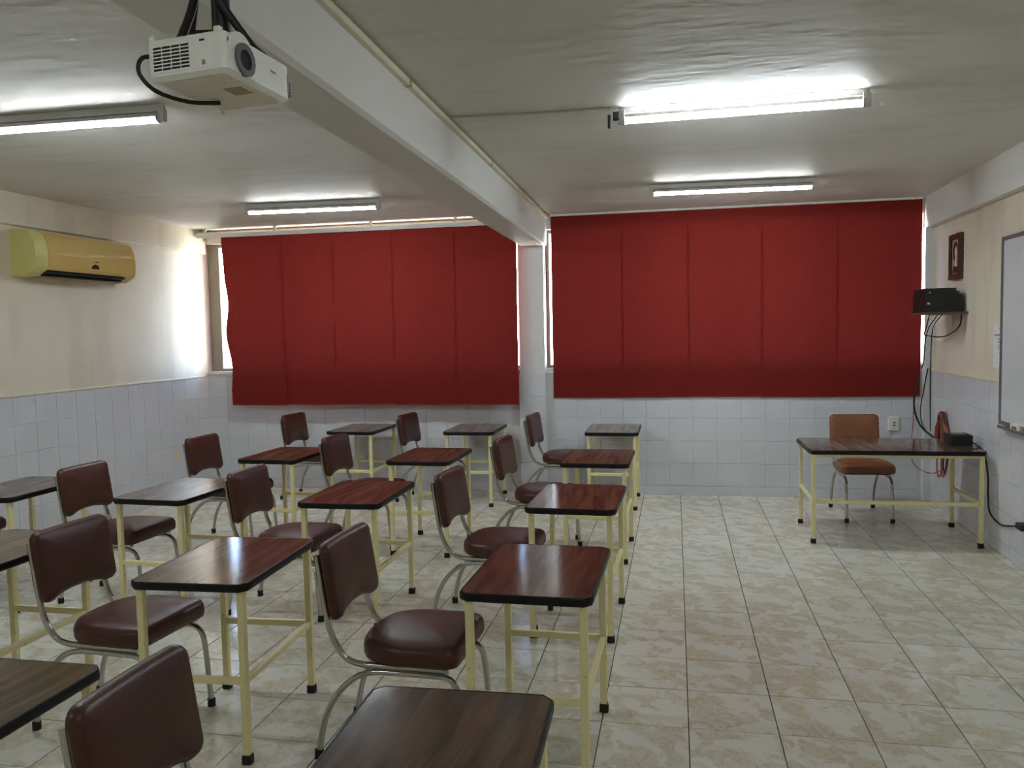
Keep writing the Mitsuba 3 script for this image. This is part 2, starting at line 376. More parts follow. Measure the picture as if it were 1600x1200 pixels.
def blind(label, edges, z0, z1, y0, steps, seed, left_curl=0.0, wave=.006):
    b = thing('panel_blind', label, 'blind', 'red panel blinds over the windows')
    for i in range(len(edges) - 1):
        a, c = edges[i] - (.010 if i else 0), edges[i + 1] + .010 * (i < len(edges) - 2)
        y, zz = y0 + steps[i], z0 + .003 * ((i * 7) % 3)
        X, Y, Z = panel(a, c, zz, z1, y, seed + i * 1.7, wave)
        if i == 0 and left_curl:                                       # the free edge is worn and wavy
            t = (Z - zz) / (z1 - zz); e = np.clip(1 - (X - a) / .22, 0, 1) ** 2
            X = X + e * left_curl * (1 - t) ** .8 + e * .012 * np.sin(Z * 11) * (t < .85)
            Y = Y + e * .02 * np.sin(Z * 7)
        p = obj('panel', grid_mesh(X, Y, Z), 'm_red', b, smooth=True)
        h = tube(np.c_[X[0], Y[0] - .001, Z[0] + .006], .005, 8)
        obj('hem', h, 'm_hem', p, smooth=True)
    return b
YB, YR = 7.50, 7.632
L = blind('red fabric panel blind over the left window, its free edge wavy by the corner', [-4.44, -3.80, -3.27, -2.66, -2.04, -1.442], .858, 2.545, YB, [0, .006, .014, .008, 0], .4, .05)
obj('headrail', cat(box(-4.70, -1.32, YB - .022, YB + .03, 2.548, 2.573, .004), box(-4.70, -1.32, YB - .026, YB - .022, 2.540, 2.580)), 'm_rail', L, label='white aluminium headrail hung below the ceiling')
for x in (-4.62, -3.86, -2.86, -2.02): obj('bracket', box(x - .014, x + .014, YB - .012, YB + .012, 2.57, ZC + .005, .003), 'm_conduit', L)
obj('end_bracket', cat(box(-4.735, -4.60, YB - .03, YB + .10, 2.573, 2.592, .004), tube([(-4.73, YB - .02, 2.57), (-4.73, YB + .02, 2.60), (-4.66, YB + .07, 2.605), (-4.58, YB + .09, 2.60)], .012, 8)), 'm_conduit', L)
R = blind('red fabric panel blind over the right window beside the whiteboard wall', [-1.133, -.475, .125, .765, 1.405, 2.089], .910, 2.615, YR, [.008, .004, 0, .005, -.003], 2.6, wave=.003)
obj('headrail', box(-1.14, 2.095, YR - .02, YR + .022, 2.612, ZC + .004, .004), 'm_rail', R, label='pale headrail fixed to the ceiling')
o = obj('conduit_pipe', tube([(XL + .04, D - .03, 2.60), (-3.3, D - .03, 2.602), (-1.40, D - .03, 2.600)], .022, 10), 'm_conduit', smooth=40)
tag(o, 'cream pipe along the ceiling edge above the left red blind', 'pipe')

# ------------------------------------------------------------------ ceiling raceways
rw = thing('cable_raceway', 'pale cable channel along the top of the ceiling beam', 'cable channel')
ys = [YF, 3.36, 5.05, D - .02]
for y0, y1 in zip(ys[:-1], ys[1:]):
    a, c = beam_r(y0 + .01), beam_r(y1 - .01)
    pts = [(x + o, y, z) for x, y in ((a, y0 + .004), (c, y1 - .004)) for o in (-.002, .024) for z in (2.590, 2.616)]
    obj('channel', trimesh.Trimesh(np.array(pts)).convex_hull, 'm_conduit', rw)
for y in ys[1:-1]: obj('coupling', box(beam_r(y) - .002, beam_r(y) + .028, y - .010, y + .010, 2.587, 2.619, .002), 'm_ochre', rw)
o = obj('ceiling_conduit', tube([(-1.09, 4.02, ZC - .006), (-.70, 4.05, ZC - .007), (-.30, 4.06, ZC - .006)], .0055, 8), 'm_batten', smooth=40)
tag(o, 'thin conduit on the ceiling from the beam to the brightest tube light', 'conduit')

# ------------------------------------------------------------------ tube lights
def half_tube(a, b, r, spread, n=14):
    """the lit side of a tube: the arc of spread degrees about straight down"""
    a, b = np.array(a), np.array(b); t = (b - a) / np.linalg.norm(b - a); w = np.cross(t, [0, 0, 1.]); V, F = [], []
    for p in (a, b):
        for q in np.radians(np.linspace(-spread / 2, spread / 2, n)): V.append(p + r * (math.sin(q) * w - math.cos(q) * np.array([0, 0, 1.])))
    for j in range(n - 1): F += [(j, j + 1, n + j + 1), (j, n + j + 1, n + j)]
    m = trimesh.Trimesh(np.array(V), F, process=False)
    if ((m.triangles_center - (a + b) / 2) * m.face_normals).sum() < 0: m.invert()
    return m
def tube_light(x0, x1, y, label, z=2.572, batten=.020, y1=None, gap=.027, power=.95, spread=188, r=.024):
    y1 = y if y1 is None else y1
    l = thing('tube_light', label, 'light', 'tube lights on the ceiling')
    d = np.array([x1 - x0, y1 - y]); d /= np.linalg.norm(d)
    def along(a, b, w, z0, z1):
        n = np.array([-d[1], d[0]]) * w; A, B = np.array([x0, y]) + d * a, np.array([x1, y1]) + d * b
        return trimesh.Trimesh(np.array([(*(q + s * n), zz) for q in (A, B) for s in (-1, 1) for zz in (z0, z1)])).convex_hull
    obj('batten', along(-.03, .03, batten / 2, z + gap, min(z + gap + .03, ZC + .002)), 'm_batten', l)
    e = mikit.ply((lambda m: m)(half_tube((x0, y, z), (x1, y1, z), r, spread)), 'm_white', True)
    e['emitter'] = {'type': 'area', 'radiance': rgb(*[c * power for c in TUBE])}
    put('tube', e, None, l, 'glowing white glass tube')
    if spread < 350: obj('tube_back', tube([(x0, y, z + .004), ((x0 + x1) / 2, (y + y1) / 2, z + .004), (x1, y1, z + .0045)], r - .003, 12), 'm_batten', l, smooth=40)
    for (a, b) in ((-.035, -(np.hypot(x1 - x0, y1 - y)) - .002), ((np.hypot(x1 - x0, y1 - y)) + .002, .035)):
        obj('lamp_holder', along(a, b, .014, z - .018, z + gap + .012), 'm_batten', l)
    if z + gap + .03 < ZC - .002:
        for f in (.12, .88): 
            q = np.array([x0, y]) * (1 - f) + np.array([x1, y1]) * f
            obj('hanger', box(q[0] - .01, q[0] + .01, q[1] - .004, q[1] + .004, z + gap + .02, ZC + .003), 'm_batten', l)
    return l
def ray_at(px, py, z):
    r2 = _r * math.cos(ROLL) + _u * math.sin(ROLL)
    d = _f + r2 * (px - 800) / FOCAL - _u2 * (py - 600) / FOCAL
    return EYE + d * ((z - EYE[2]) / d[2])
tz = 2.565
T1 = tube_light(-.233, .853, 4.085, 'brightest tube light, nearest on the right, with a black plug at its end', tz, .012, gap=.034, y1=4.065, spread=359, power=.55, r=.017)
obj('plug', cat(box(-.290, -.258, 4.065, 4.095, 2.568, 2.608, .004), box(-.315, -.300, 4.06, 4.075, 2.528, 2.593, .003)), 'm_dark', T1, label='black plug and switch')
tube_light(-.150, .985, 6.28, 'tube light before the right red blind', tz, y1=6.34)
tube_light(-3.40, -2.33, 6.18, 'tube light before the left red blind', tz, y1=6.24)
tube_light(-3.46, -2.33, 3.42, 'tube light cut by the left edge of the picture', tz, y1=3.44)
tube_light(-.15, .98, .15, 'unseen tube light above the camera, right side, lighting the projector', tz, power=.5)  # out of view, placed to light the camera-facing side of the projector
tube_light(-3.45, -2.32, .15, 'unseen tube light above the camera, left side, lighting the projector', tz, power=.5)  # left one of the unseen pair, placed for the same lighting

# ------------------------------------------------------------------ student desks
DW, DD, DZ, TH = .46, .66, .67, .029
def top_ring(w, d): return rrect(w - .018, d - .018, .028)
def desk_top(w, d): return loft(top_ring(w, d), [(0, -TH / 2), (0, TH / 2 - .001), (-.001, TH / 2)], 64, [(0, TH / 2)], [(0, -TH / 2)])
def band(w, d): return loft(top_ring(w, d), [(0, -TH / 2), (.005, -TH / 2 - .0005), (.0082, -TH / 2 + .004), (.009, 0), (.0082, TH / 2 - .004), (.005, TH / 2 + .0004), (0, TH / 2)], 64)
LEG = .027
def leg_mesh(): return box(-LEG / 2, LEG / 2, -LEG / 2, LEG / 2, .020, DZ - TH, .003)
def foot_mesh(): return loft(rrect(.034, .034, .006), [(.001, 0), (.001, .022), (-.001, .034)], 24, [(0, .034)], [(0, 0)])
def rail(a, b, w=.022, h=.026):
    a, b = np.array(a, float), np.array(b, float)
    lo, hi = np.minimum(a, b), np.maximum(a, b)
    ax = np.argmax(hi - lo); e = np.array([w / 2, w / 2, h / 2]); e[ax] = 0
    return box(lo[0] - e[0], hi[0] + e[0], lo[1] - e[1], hi[1] + e[1], lo[2] - e[2], hi[2] + e[2], .003)
def desk(name, label, catg, group, x, y, deg, w=DW, d=DD, rails=('front', 'back', 'right'), apron=False, zs=.305):
    t = thing(name, label, catg, group); P = at(x, y, 0, deg)
    put('tabletop', shape(('top', w, d), lambda: desk_top(w, d), 'm_wood', 30), P.translate([0, 0, DZ - TH / 2]), t, 'dark brown wood grain laminate top')
    put('edge_band', shape(('band', w, d), lambda: band(w, d), 'm_black', 40), P.translate([0, 0, DZ - TH / 2]), t, 'black rubber edge')
    lx, ly = w / 2 - .020 - LEG / 2, d / 2 - .022 - LEG / 2
    for sx, sy in ((-1, -1), (1, -1), (1, 1), (-1, 1)):
        l = put('leg', shape('desk_leg', leg_mesh, 'm_paint'), P.translate([sx * lx, sy * ly, 0]), t)
        put('rubber_foot', shape('desk_foot', foot_mesh, 'm_rubber', 40), P.translate([sx * lx, sy * ly, 0]), l)
    g = LEG / 2
    runs = {'front': ((-lx + g, -ly, zs), (lx - g, -ly, zs)), 'back': ((-lx + g, ly, zs), (lx - g, ly, zs)), 'right': ((lx, -ly + g, zs), (lx, ly - g, zs)), 'left': ((-lx, -ly + g, zs), (-lx, ly - g, zs))}
    for r in rails: put('stretcher', shape(('stretcher', r, w, d, zs), lambda: rail(*runs[r]), 'm_paint'), P, t)
    if apron:
        za = DZ - TH - .011
        for r, (a, b) in runs.items():
            put('apron', shape(('apron', r, w, d), lambda: rail((a[0], a[1], za), (b[0], b[1], za), .02, .022), 'm_paint'), P, t)
    return t
COLX = {1: -.51, 2: -1.745, 3: -2.83, 4: -3.90}
ROWY = {1: 1.565, 2: 2.93, 3: 4.27, 4: 5.64, 5: 7.26}
COLN = {1: 'beside the aisle', 2: 'second from the aisle', 3: 'third from the aisle', 4: 'nearest the left wall'}
ROWN = {1: 'row nearest the camera', 2: 'second row from the camera', 3: 'middle row', 4: 'fourth row from the camera', 5: 'far row by the windows'}
DESKS = {(1, 1): (0, 0, 1.5), (2, 1): (0, 0, 0), (1, 2): (.015, .01, -1), (2, 2): (-.0, -.02, 2.5), (3, 2): (-.02, -.02, 0),
         (1, 3): (0, 0, -1.5), (2, 3): (0, 0, .5), (3, 3): (-.0, -.02, -3), (4, 3): (0, -.06, 0),
         (1, 4): (-.015, 0, -1), (2, 4): (0, 0, -1), (3, 4): (-.03, -.02, -2), (1, 5): (-.03, 0, 0), (2, 5): (-.06, 0, 0), (3, 5): (-.07, -.03, -1)}
for (c, r), (dx, dy, a) in sorted(DESKS.items(), key=lambda q: (q[0][1], q[0][0])):
    desk('student_desk', f'brown student desk on cream legs, {ROWN[r]}, {COLN[c]}', 'desk', 'student desks in rows', COLX[c] + dx, ROWY[r] + dy, a)
TD = desk('teacher_desk', 'long brown teacher desk with cream legs by the right wall', 'desk', None, 1.505, 6.34, 0, 1.16, .68, ('front', 'left', 'right'), True, .30)

# ------------------------------------------------------------------ chairs
TR, TW = .0115, .170                               # tube radius, half the track
def side(pts, s): return [(x, s * TW, z) for x, z in pts]
def upright_pts(s):                                # down the back, round the bend and forward under the seat
    return side([(-.326, .755), (-.309, .64), (-.288, .51), (-.262, .435), (-.222, .385), (-.17, .366), (-.10, .364), (.05, .366), (.165, .367)], s)
def rear_pts(s):
    return side([(.13, .343), (-.02, .343), (-.125, .338), (-.195, .310), (-.258, .250), (-.305, .17), (-.328, .09), (-.342, .012)], s)
def front_pts(s):
    return side([(.10, .343), (.150, .340), (.185, .318), (.201, .27), (.212, .15), (.222, .012)], s)
def back_pad():
    w, h, r = .392, .285, .038
    o = sg.box(-w / 2 + r, -h / 2 + r, w / 2 - r, h / 2 - r).buffer(r, quad_segs=8)
    arch = sg.Polygon([(w * .38 * math.cos(a), -h / 2 - .012 + .034 * math.sin(a)) for a in np.linspace(0, math.pi, 24)] + [(-w * .38, -h), (w * .38, -h)])
    o = o.difference(arch).buffer(-.012).buffer(.012)
    m = loft(o, [(-.012, 0), (-.003, .004), (0, .014), (-.002, .026), (-.009, .036), (-.020, .042)], 120, [(.80, .048), (.55, .052), (.3, .053), (0, .0535)], [(.6, -.001), (0, -.002)])
    m = yz(m); v = m.vertices
    v[:, 0] += .35 * v[:, 1] ** 2                  # curved round the sitter's back
    tilt = math.radians(8.5); x, z = v[:, 0].copy(), v[:, 2].copy()
    v[:, 0] = x * math.cos(tilt) - z * math.sin(tilt); v[:, 2] = z * math.cos(tilt) + x * math.sin(tilt)
    m.vertices = v + [-.304, 0, .656]
    return m
def seat_outline():
    pts = [(.215, -.195), (.215, .195), (.10, .212), (-.04, .208), (-.13, .175), (-.18, .11), (-.195, 0), (-.18, -.11), (-.13, -.175), (-.04, -.208), (.10, -.212)]
    P = spline([*pts, pts[0]][2:-1], 6)
    return sg.Polygon([*P, (.205, -.200), (.205, .200)]).buffer(-.045).buffer(.045)
def seat_pad():
    m = loft(seat_outline(), [(-.020, .378), (-.006, .382), (-.001, .395), (0, .415), (-.003, .432), (-.012, .446), (-.028, .455)], 88, [(.8, .463), (.55, .468), (.3, .470), (0, .4705)], [(.7, .378), (0, .378)])
    return m
def seat_pan(): return loft(seat_outline().buffer(-.03), [(0, .372), (.0, .379)], 60, [(0, .379)], [(0, .372)])
def tip(x, s):
    m = trimesh.creation.cylinder(.0165, .032, sections=14); m.apply_translation((x, s * TW, .016)); return m
def cross_bar(): return cat(tube([(-.10, -TW, .366), (-.10, TW, .366)], .009, 8), tube([(.10, -TW, .366), (.10, TW, .366)], .009, 8))
def chair(label, x, y, deg, vin='m_vinyl', name='vinyl_chair', group='brown vinyl chairs at the student desks'):
    t = thing(name, label, 'chair', group); P = at(x, y, 0, deg)
    put('backrest', shape('back_pad', back_pad, vin, 60), P, t); put('seat', shape('seat_pad', seat_pad, vin, True), P, t)
    put('seat_pan', shape('seat_pan', seat_pan, 'm_dark', 40), P, t)
    for s in (-1, 1):
        put('back_tube', shape(('up', s), lambda: tube(spline(upright_pts(s), 5), TR, 10), 'm_chrome', 50), P, t, 'chrome tube')
        for nm, pts, fx in (('rear_leg', rear_pts, -.342), ('front_leg', front_pts, .222)):
            l = put(nm, shape((nm, s), lambda: tube(spline(pts(s), 5), TR, 10), 'm_chrome', 50), P, t, 'chrome leg')
            put('rubber_tip', shape(('tip', nm, s), lambda: tip(fx, s), 'm_rubber', 40), P, l)
    put('cross_bar', shape('bars', cross_bar, 'm_chrome', 50), P, t)
    return t
CHAIRS = {(1, 1): (-.915, 1.585, 0), (1, 2): (-.945, 2.86, -2), (2, 2): (-2.16, 2.87, -4), (3, 2): (-3.29, 2.85, -4),
          (1, 3): (-.925, 4.24, -5), (2, 3): (-2.11, 4.215, -2), (3, 3): (-3.22, 4.26, -2), (4, 3): (-4.33, 4.15, 0),
          (1, 4): (-.915, 5.60, -5), (2, 4): (-2.21, 5.66, -4), (3, 4): (-3.27, 5.60, -3), (1, 5): (-.98, 7.23, -5), (2, 5): (-2.17, 7.22, -6), (3, 5): (-3.32, 7.22, -5)}
for (c, r), (x, y, a) in sorted(CHAIRS.items(), key=lambda q: (q[0][1], q[0][0])):
    chair(f'brown vinyl chair with chrome tubes, {ROWN[r]}, {COLN[c]}', x, y, a)
chair('tan brown vinyl chair on chrome legs behind the teacher desk', 1.475, 6.93, -88, 'm_tan', group=None)

# ------------------------------------------------------------------ projector
PJ = at(-.986, 1.696, 2.135) .rotate([0, 0, 1], -4.6).rotate([0, 1, 0], -1.3).rotate([1, 0, 0], -.6)
pw, pd, ph = .190, .246, .085
pj = thing('projector', 'white ceiling projector with a grey lens hanging before the beam', 'projector')
def psh(name, mesh, mat, label=None, smooth=False, parent=None): return put(name, mikit.ply(mesh, mat, smooth), PJ, parent or pj, label)
body = loft(rrect(pw, pd, .010), [(-.010, -ph / 2), (0, -ph / 2 + .008), (0, ph / 2 - .004), (-.004, ph / 2)], 80, [(0, ph / 2)], [(0, -ph / 2)])
psh('body', body, 'm_proj', smooth=30)
psh('underside', loft(rrect(pw - .03, pd - .03, .008), [(0, -ph / 2 - .0015), (0, -ph / 2 + .002)], 40, [(0, -ph / 2 + .002)], [(0, -ph / 2 - .0015)]), 'm_proj_under', 'beige underside')
psh('recess', box(.02, .065, -.03, .02, -ph / 2 - .0022, -ph / 2 - .001), 'm_aged_under')
vy = -pd / 2
psh('grille_panel', box(-.080, .055, vy - .0015, vy + .003, -.030, .030, .001), 'm_proj')
for k in range(7):
    z = -.024 + k * .0074
    for q in range(4):
        x = -.078 + q * .0225
        psh('vent_slot', box(x, x + .0200, vy - .0020, vy - .0008, z, z + .0044), 'm_slot')
psh('vent_slot', box(.036, .048, vy - .002, vy - .0008, .0245, .0285), 'm_slot'); psh('latch', box(.040, .048, vy - .003, vy, -.024, -.014, .001), 'm_grey_mark')
fx = pw / 2
def discx(y, z, r, x0, x1, n=28):
    m = trimesh.creation.cylinder(r, x1 - x0, sections=n); m.apply_transform(trimesh.transformations.rotation_matrix(math.pi / 2, (0, 1, 0))); m.apply_translation(((x0 + x1) / 2, y, z)); return m
hood = extrude(sg.Point(0, 0).buffer(.047, quad_segs=10).union(sg.box(-.047, -.04, .047, 0)).intersection(sg.box(-.06, -.04, .06, .06)), .03)
hm = yz(hood); hm.apply_translation((fx - .028, -.068, .006)); psh('lens_housing', hm, 'm_proj', smooth=30)
def annulus_x(y, z, r0, r1, x0, x1): 
    m = yz(extrude(sg.Point(0, 0).buffer(r1, quad_segs=12).difference(sg.Point(0, 0).buffer(r0, quad_segs=12)), x1 - x0)); m.apply_translation((x0, y, z)); return m
ln = psh('lens_ring', annulus_x(-.060, -.002, .021, .034, fx - .02, fx + .008), 'm_lens_ring', 'grey lens ring', 30)
psh('lens', discx(-.060, -.002, .0225, fx - .02, fx + .0045), 'm_lens', 'dark glass lens', 30, ln)
psh('sensor_window', discx(-.108, .024, .006, fx - .002, fx + .001, 16), 'm_lens_ring')
psh('front_mark', box(fx - .001, fx + .0006, .045, .066, .006, .011), 'm_grey_mark', 'small grey mark')
psh('side_grille', box(fx - .012, fx + .001, pd / 2 - .006, pd / 2 + .001, -.030, .022), 'm_grey_mark')
for k in range(5): psh('vent_slot', box(fx - .008, fx + .0015, pd / 2 - .004, pd / 2 + .0016, -.028 + k * .007, -.0245 + k * .007), 'm_slot')
psh('corner_foot', discx(0, 0, .008, -.005, .005, 14).apply_transform(trimesh.transformations.rotation_matrix(math.pi / 2, (0, 1, 0))).apply_translation((-pw / 2 + .015, pd / 2 - .015, -ph / 2 - .004)), 'm_white_gloss')
psh('mount_boss', box(fx - .028, fx - .012, -pd / 2 + .002, -pd / 2 + .016, ph / 2 - .002, ph / 2 + .010, .002), 'm_proj'); psh('mount_boss', box(-pw / 2 + .004, -pw / 2 + .018, -pd / 2 + .002, -pd / 2 + .016, ph / 2 - .002, ph / 2 + .010, .002), 'm_proj')
mo = thing('projector_mount', 'black ceiling pole and arms carrying the projector', 'mount')
obj('pole', tube([(-.985, 1.70, ZC + .004), (-.985, 1.70, 2.4), (-.985, 1.70, 2.205)], .020, 14), 'm_dark', mo, smooth=40)
obj('ceiling_plate', box(-1.04, -.93, 1.64, 1.76, ZC - .008, ZC + .003, .002), 'm_dark', mo)
for dx, dy in ((-.06, -.07), (.055, -.07), (.055, .07), (-.06, .07)):
    obj('arm', tube([(-.985, 1.70, 2.225), (-.985 + dx * .6, 1.70 + dy * .6, 2.212), (-.985 + dx, 1.70 + dy, 2.176)], .008, 8), 'm_dark', mo, smooth=40)
for k, pts in enumerate(([(-1.01, 1.69, ZC), (-1.03, 1.69, 2.45), (-1.035, 1.68, 2.30), (-1.06, 1.65, 2.19), (-1.05, 1.63, 2.178)],
                         [(-.97, 1.68, ZC), (-.965, 1.67, 2.45), (-.98, 1.66, 2.32), (-.93, 1.71, 2.21), (-.915, 1.77, 2.185)],
                         [(-1.0, 1.71, ZC), (-1.015, 1.71, 2.5), (-1.04, 1.70, 2.33), (-1.075, 1.72, 2.215), (-1.095, 1.73, 2.18), (-1.107, 1.73, 2.145), (-1.09, 1.72, 2.12)],
                         [(-1.085, 1.62, 2.155), (-1.115, 1.60, 2.15), (-1.125, 1.60, 2.12), (-1.10, 1.62, 2.085), (-1.06, 1.68, 2.075), (-1.02, 1.74, 2.085)])):
    o = obj('projector_cable', tube(spline(pts, 6), (.0095, .009, .0075, .0045)[k], 8), 'm_dark', smooth=40)
    tag(o, ('black cable down the left of the projector pole', 'black cable looping over the projector front', 'black cable behind the projector pole', 'black cable looped under the back of the projector')[k], 'cable')

# ------------------------------------------------------------------ air conditioner
ac = thing('air_conditioner', 'yellowed split air conditioner on the left wall under the beam', 'air conditioner')
ay0, ay1 = 5.16, 6.28
prof = spline([(0, 2.362), (.10, 2.362), (.165, 2.345), (.200, 2.28), (.212, 2.19), (.207, 2.11), (.192, 2.072)], 5)
poly = sg.Polygon([*prof, (.13, 2.032), (.0, 2.022)])
def along_y(poly, y0, y1):
    m = extrude(poly, y1 - y0); v = m.vertices; m.vertices = np.c_[XL + v[:, 0], y0 + v[:, 2], v[:, 1]]; m.invert(); return m
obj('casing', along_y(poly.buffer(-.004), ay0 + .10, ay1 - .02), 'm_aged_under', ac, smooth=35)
obj('end_cap', along_y(poly, ay0, ay0 + .125), 'm_aged_end', ac, smooth=35, label='yellow green end cap')
obj('end_cap', along_y(poly, ay1 - .03, ay1), 'm_aged', ac, smooth=35)
shell = sg.LineString(prof[6:]).buffer(.004, cap_style=2)
obj('front_panel', along_y(shell, ay0 + .126, ay1 - .031), 'm_aged', ac, smooth=35, label='glossy yellowed front panel')
obj('outlet', along_y(sg.Polygon([(.194, 2.074), (.202, 2.070), (.137, 2.026), (.128, 2.034)]), ay0 + .13, ay1 - .12), 'm_slot', ac, label='dark air outlet')
for k in range(2): obj('louver', along_y(sg.LineString([(.186 - k * .03, 2.066 - k * .02), (.197 - k * .028, 2.050 - k * .019)]).buffer(.002), ay0 + .14, ay1 - .13), 'm_dark', ac)
half = sg.Polygon([(.042 * math.cos(a), .034 * math.sin(a)) for a in np.linspace(0, math.pi, 20)])
hm = yz(extrude(half, .005)); hm.apply_translation((XL + .2115, 5.78, 2.112)); obj('display', hm, 'm_dark_gloss', ac, label='dark half round display')
obj('badge', box(XL + .2135, XL + .2175, 5.775, 5.810, 2.163, 2.170), 'm_dark', ac)

# ------------------------------------------------------------------ things on the right wall
wy0, wy1, wz0, wz1 = 3.5, 5.92, .885, 2.09
bd = thing('whiteboard', 'whiteboard on the right wall with a grey frame', 'whiteboard')
obj('surface', right_prism(.004, .016, wy0, wy1, wz0, wz1), 'm_board', bd)
for a in ((wy0, wy1, wz0 - .012, wz0 + .012), (wy0, wy1, wz1 - .012, wz1 + .012), (wy1 - .012, wy1 + .012, wz0 - .012, wz1 + .012), (wy0 - .012, wy0 + .012, wz0 - .012, wz1 + .012)):
    obj('frame', right_prism(.0, .024, *a), 'm_board_frame', bd)
obj('tray', cat(right_prism(.0, .055, 3.7, 5.86, wz0 - .030, wz0 - .022), right_prism(.048, .055, 3.7, 5.86, wz0 - .030, wz0 - .012)), 'm_board_frame', bd)
er = thing('board_eraser', 'white board eraser with a reddish label on the whiteboard tray', 'eraser')
obj('block', right_prism(.012, .046, 5.50, 5.66, wz0 - .022, wz0 + .020), 'm_white', er); obj('print', right_prism(.0455, .0468, 5.55, 5.63, wz0 - .010, wz0 + .008), 'm_amber', er)
pp = thing('paper_sheet', 'white paper sheet pinned on the wall beside the whiteboard', 'paper')
obj('sheet', right_prism(.0005, .0025, 5.945, 6.12, 1.235, 1.535), 'm_paper', pp)
for z, w in ((1.50, .03), (1.46, .09), (1.455, .11), (1.43, .05), (1.41, .05), (1.39, .04), (1.37, .04)): obj('print', right_prism(.0024, .0032, 5.99, 5.99 + w, z, z + .006), 'm_ink', pp)
pf = thing('picture_frame', 'small wooden framed portrait high on the right wall', 'picture')
obj('backing', right_prism(.004, .014, 6.81, 7.05, 1.905, 2.215), 'm_sepia', pf)
for a in ((6.79, 7.07, 1.885, 1.925), (6.79, 7.07, 2.195, 2.235), (6.79, 6.835, 1.885, 2.235), (7.025, 7.07, 1.885, 2.235)): obj('moulding', right_prism(.0, .030, *a), 'm_frame_wood', pf)
def disc_right(y, z, ry, rz, o0, o1):
    g = sg.Polygon([(ry * math.cos(a), rz * math.sin(a)) for a in np.linspace(0, 2 * math.pi, 28)[:-1]])
    return extrude(g, o1 - o0)
def flat_right(pts, t): return extrude(sg.Polygon(pts), t)
put('mat', mikit.ply(flat_right([(-.088, -.128), (.088, -.128), (.088, .128), (-.088, .128)], .0012), 'm_sepia_mid'), on_right(6.93, 2.06, .014), pf)
put('hair', mikit.ply(disc_right(0, 0, .058, .074, 0, .0012), 'm_sepia_dark'), on_right(6.945, 2.105, .0152), pf)
put('shoulders', mikit.ply(flat_right([(-.080, -.126), (.080, -.126), (.070, -.075), (.035, -.045), (-.035, -.045), (-.070, -.075)], .0012), 'm_sepia_dark'), on_right(6.93, 2.06, .0152), pf)
put('face', mikit.ply(disc_right(0, 0, .031, .047, 0, .001), 'm_sepia_pale'), on_right(6.925, 2.092, .0164), pf)
put('neck', mikit.ply(flat_right([(-.017, -.06), (.020, -.06), (.018, .02), (-.014, .02)], .001), 'm_sepia_pale'), on_right(6.93, 2.055, .0164), pf)
put('collar', mikit.ply(disc_right(0, 0, .040, .016, 0, .001), 'm_sepia_pale'), on_right(6.925, 1.998, .0164), pf)

sh = thing('wall_shelf', 'dark shelf board on the right wall under the black printer', 'shelf')
obj('board', right_prism(-.003, .30, 6.66, 7.10, 1.615, 1.632), 'm_shelf', sh)
for y in (6.72, 7.03): obj('bracket', cat(right_prism(-.002, .004, y - .008, y + .008, 1.51, 1.616), right_prism(-.002, .16, y - .008, y + .008, 1.611, 1.616)), 'm_batten', sh)
pr = thing('printer', 'black printer on the wall shelf beside the right blind', 'printer')
obj('body', right_prism(.035, .29, 6.70, 7.06, 1.633, 1.765), 'm_dark', pr); obj('scanner_lid', right_prism(.07, .285, 6.71, 7.05, 1.765, 1.812), 'm_dark', pr)
obj('paper_tray', right_prism(.04, .07, 6.74, 7.02, 1.765, 1.79), 'm_dark_gloss', pr); obj('front_label', box(xr(6.7) - .277, xr(6.7) - .258, 6.694, 6.702, 1.69, 1.703), 'm_white', pr)
obj('button', box(xr(6.7) - .262, xr(6.7) - .250, 6.70, 6.712, 1.775, 1.785), 'm_grey_mark', pr)

X5 = xr(7.3)
for pts, r, mat, lab in (
    ([(X5 - .16, 7.10, 1.62), (X5 - .13, 7.30, 1.50), (X5 - .10, 7.42, 1.45), (X5 - .05, 7.1, 1.44), (X5 - .02, 6.85, 1.52), (X5 - .02, 6.80, 1.62)], .0045, 'm_dark', 'black cable sagging in a loop under the printer shelf'),
    ([(X5 - .09, 7.12, 1.62), (X5 - .07, 7.45, 1.5), (X5 - .06, 7.58, 1.35), (X5 - .06, 7.60, 1.22), (X5 - .075, 7.61, 1.16)], .004, 'm_dark', 'loose black cable end hanging from the printer shelf'),
    ([(X5 - .05, 7.15, 1.62), (X5 - .02, 7.50, 1.5), (X5 - .012, 7.58, 1.2), (X5 - .012, 7.58, .9), (X5 - .012, 7.56, .62)], .004, 'm_dark', 'straight thin black cable down the corner'),
    ([(X5 - .03, 7.59, 1.16), (X5 - .06, 7.59, .98), (X5 - .085, 7.59, .80), (X5 - .07, 7.56, .66), (X5 - .03, 7.45, .58)], .0045, 'm_dark', 'slack black cable bowing in the corner'),
    ([(X5 - .13, 7.49, 1.10), (X5 - .16, 7.49, .95), (X5 - .15, 7.52, .80), (X5 - .09, 7.54, .66), (X5 - .02, 7.42, .58)], .008, 'm_dark', 'thick black cable from the blind edge to the cord coil'),
    ([(X5 - .135, 7.61, .90), (X5 - .14, 7.60, .70), (X5 - .155, 7.60, .45), (X5 - .13, 7.58, .32), (X5 - .06, 7.40, .28), (X5 - .015, 7.2, .34)], .004, 'm_cable_orange', 'thin orange cable hanging left of the cord coil')):
    o = obj('wall_cable', tube(spline(pts, 6), r, 8), mat, smooth=40); tag(o, lab, 'cable')
rn = random.Random(3)
ck = thing('cord_coil', 'orange brown extension cord coiled on the right wall behind the teacher desk', 'cord')
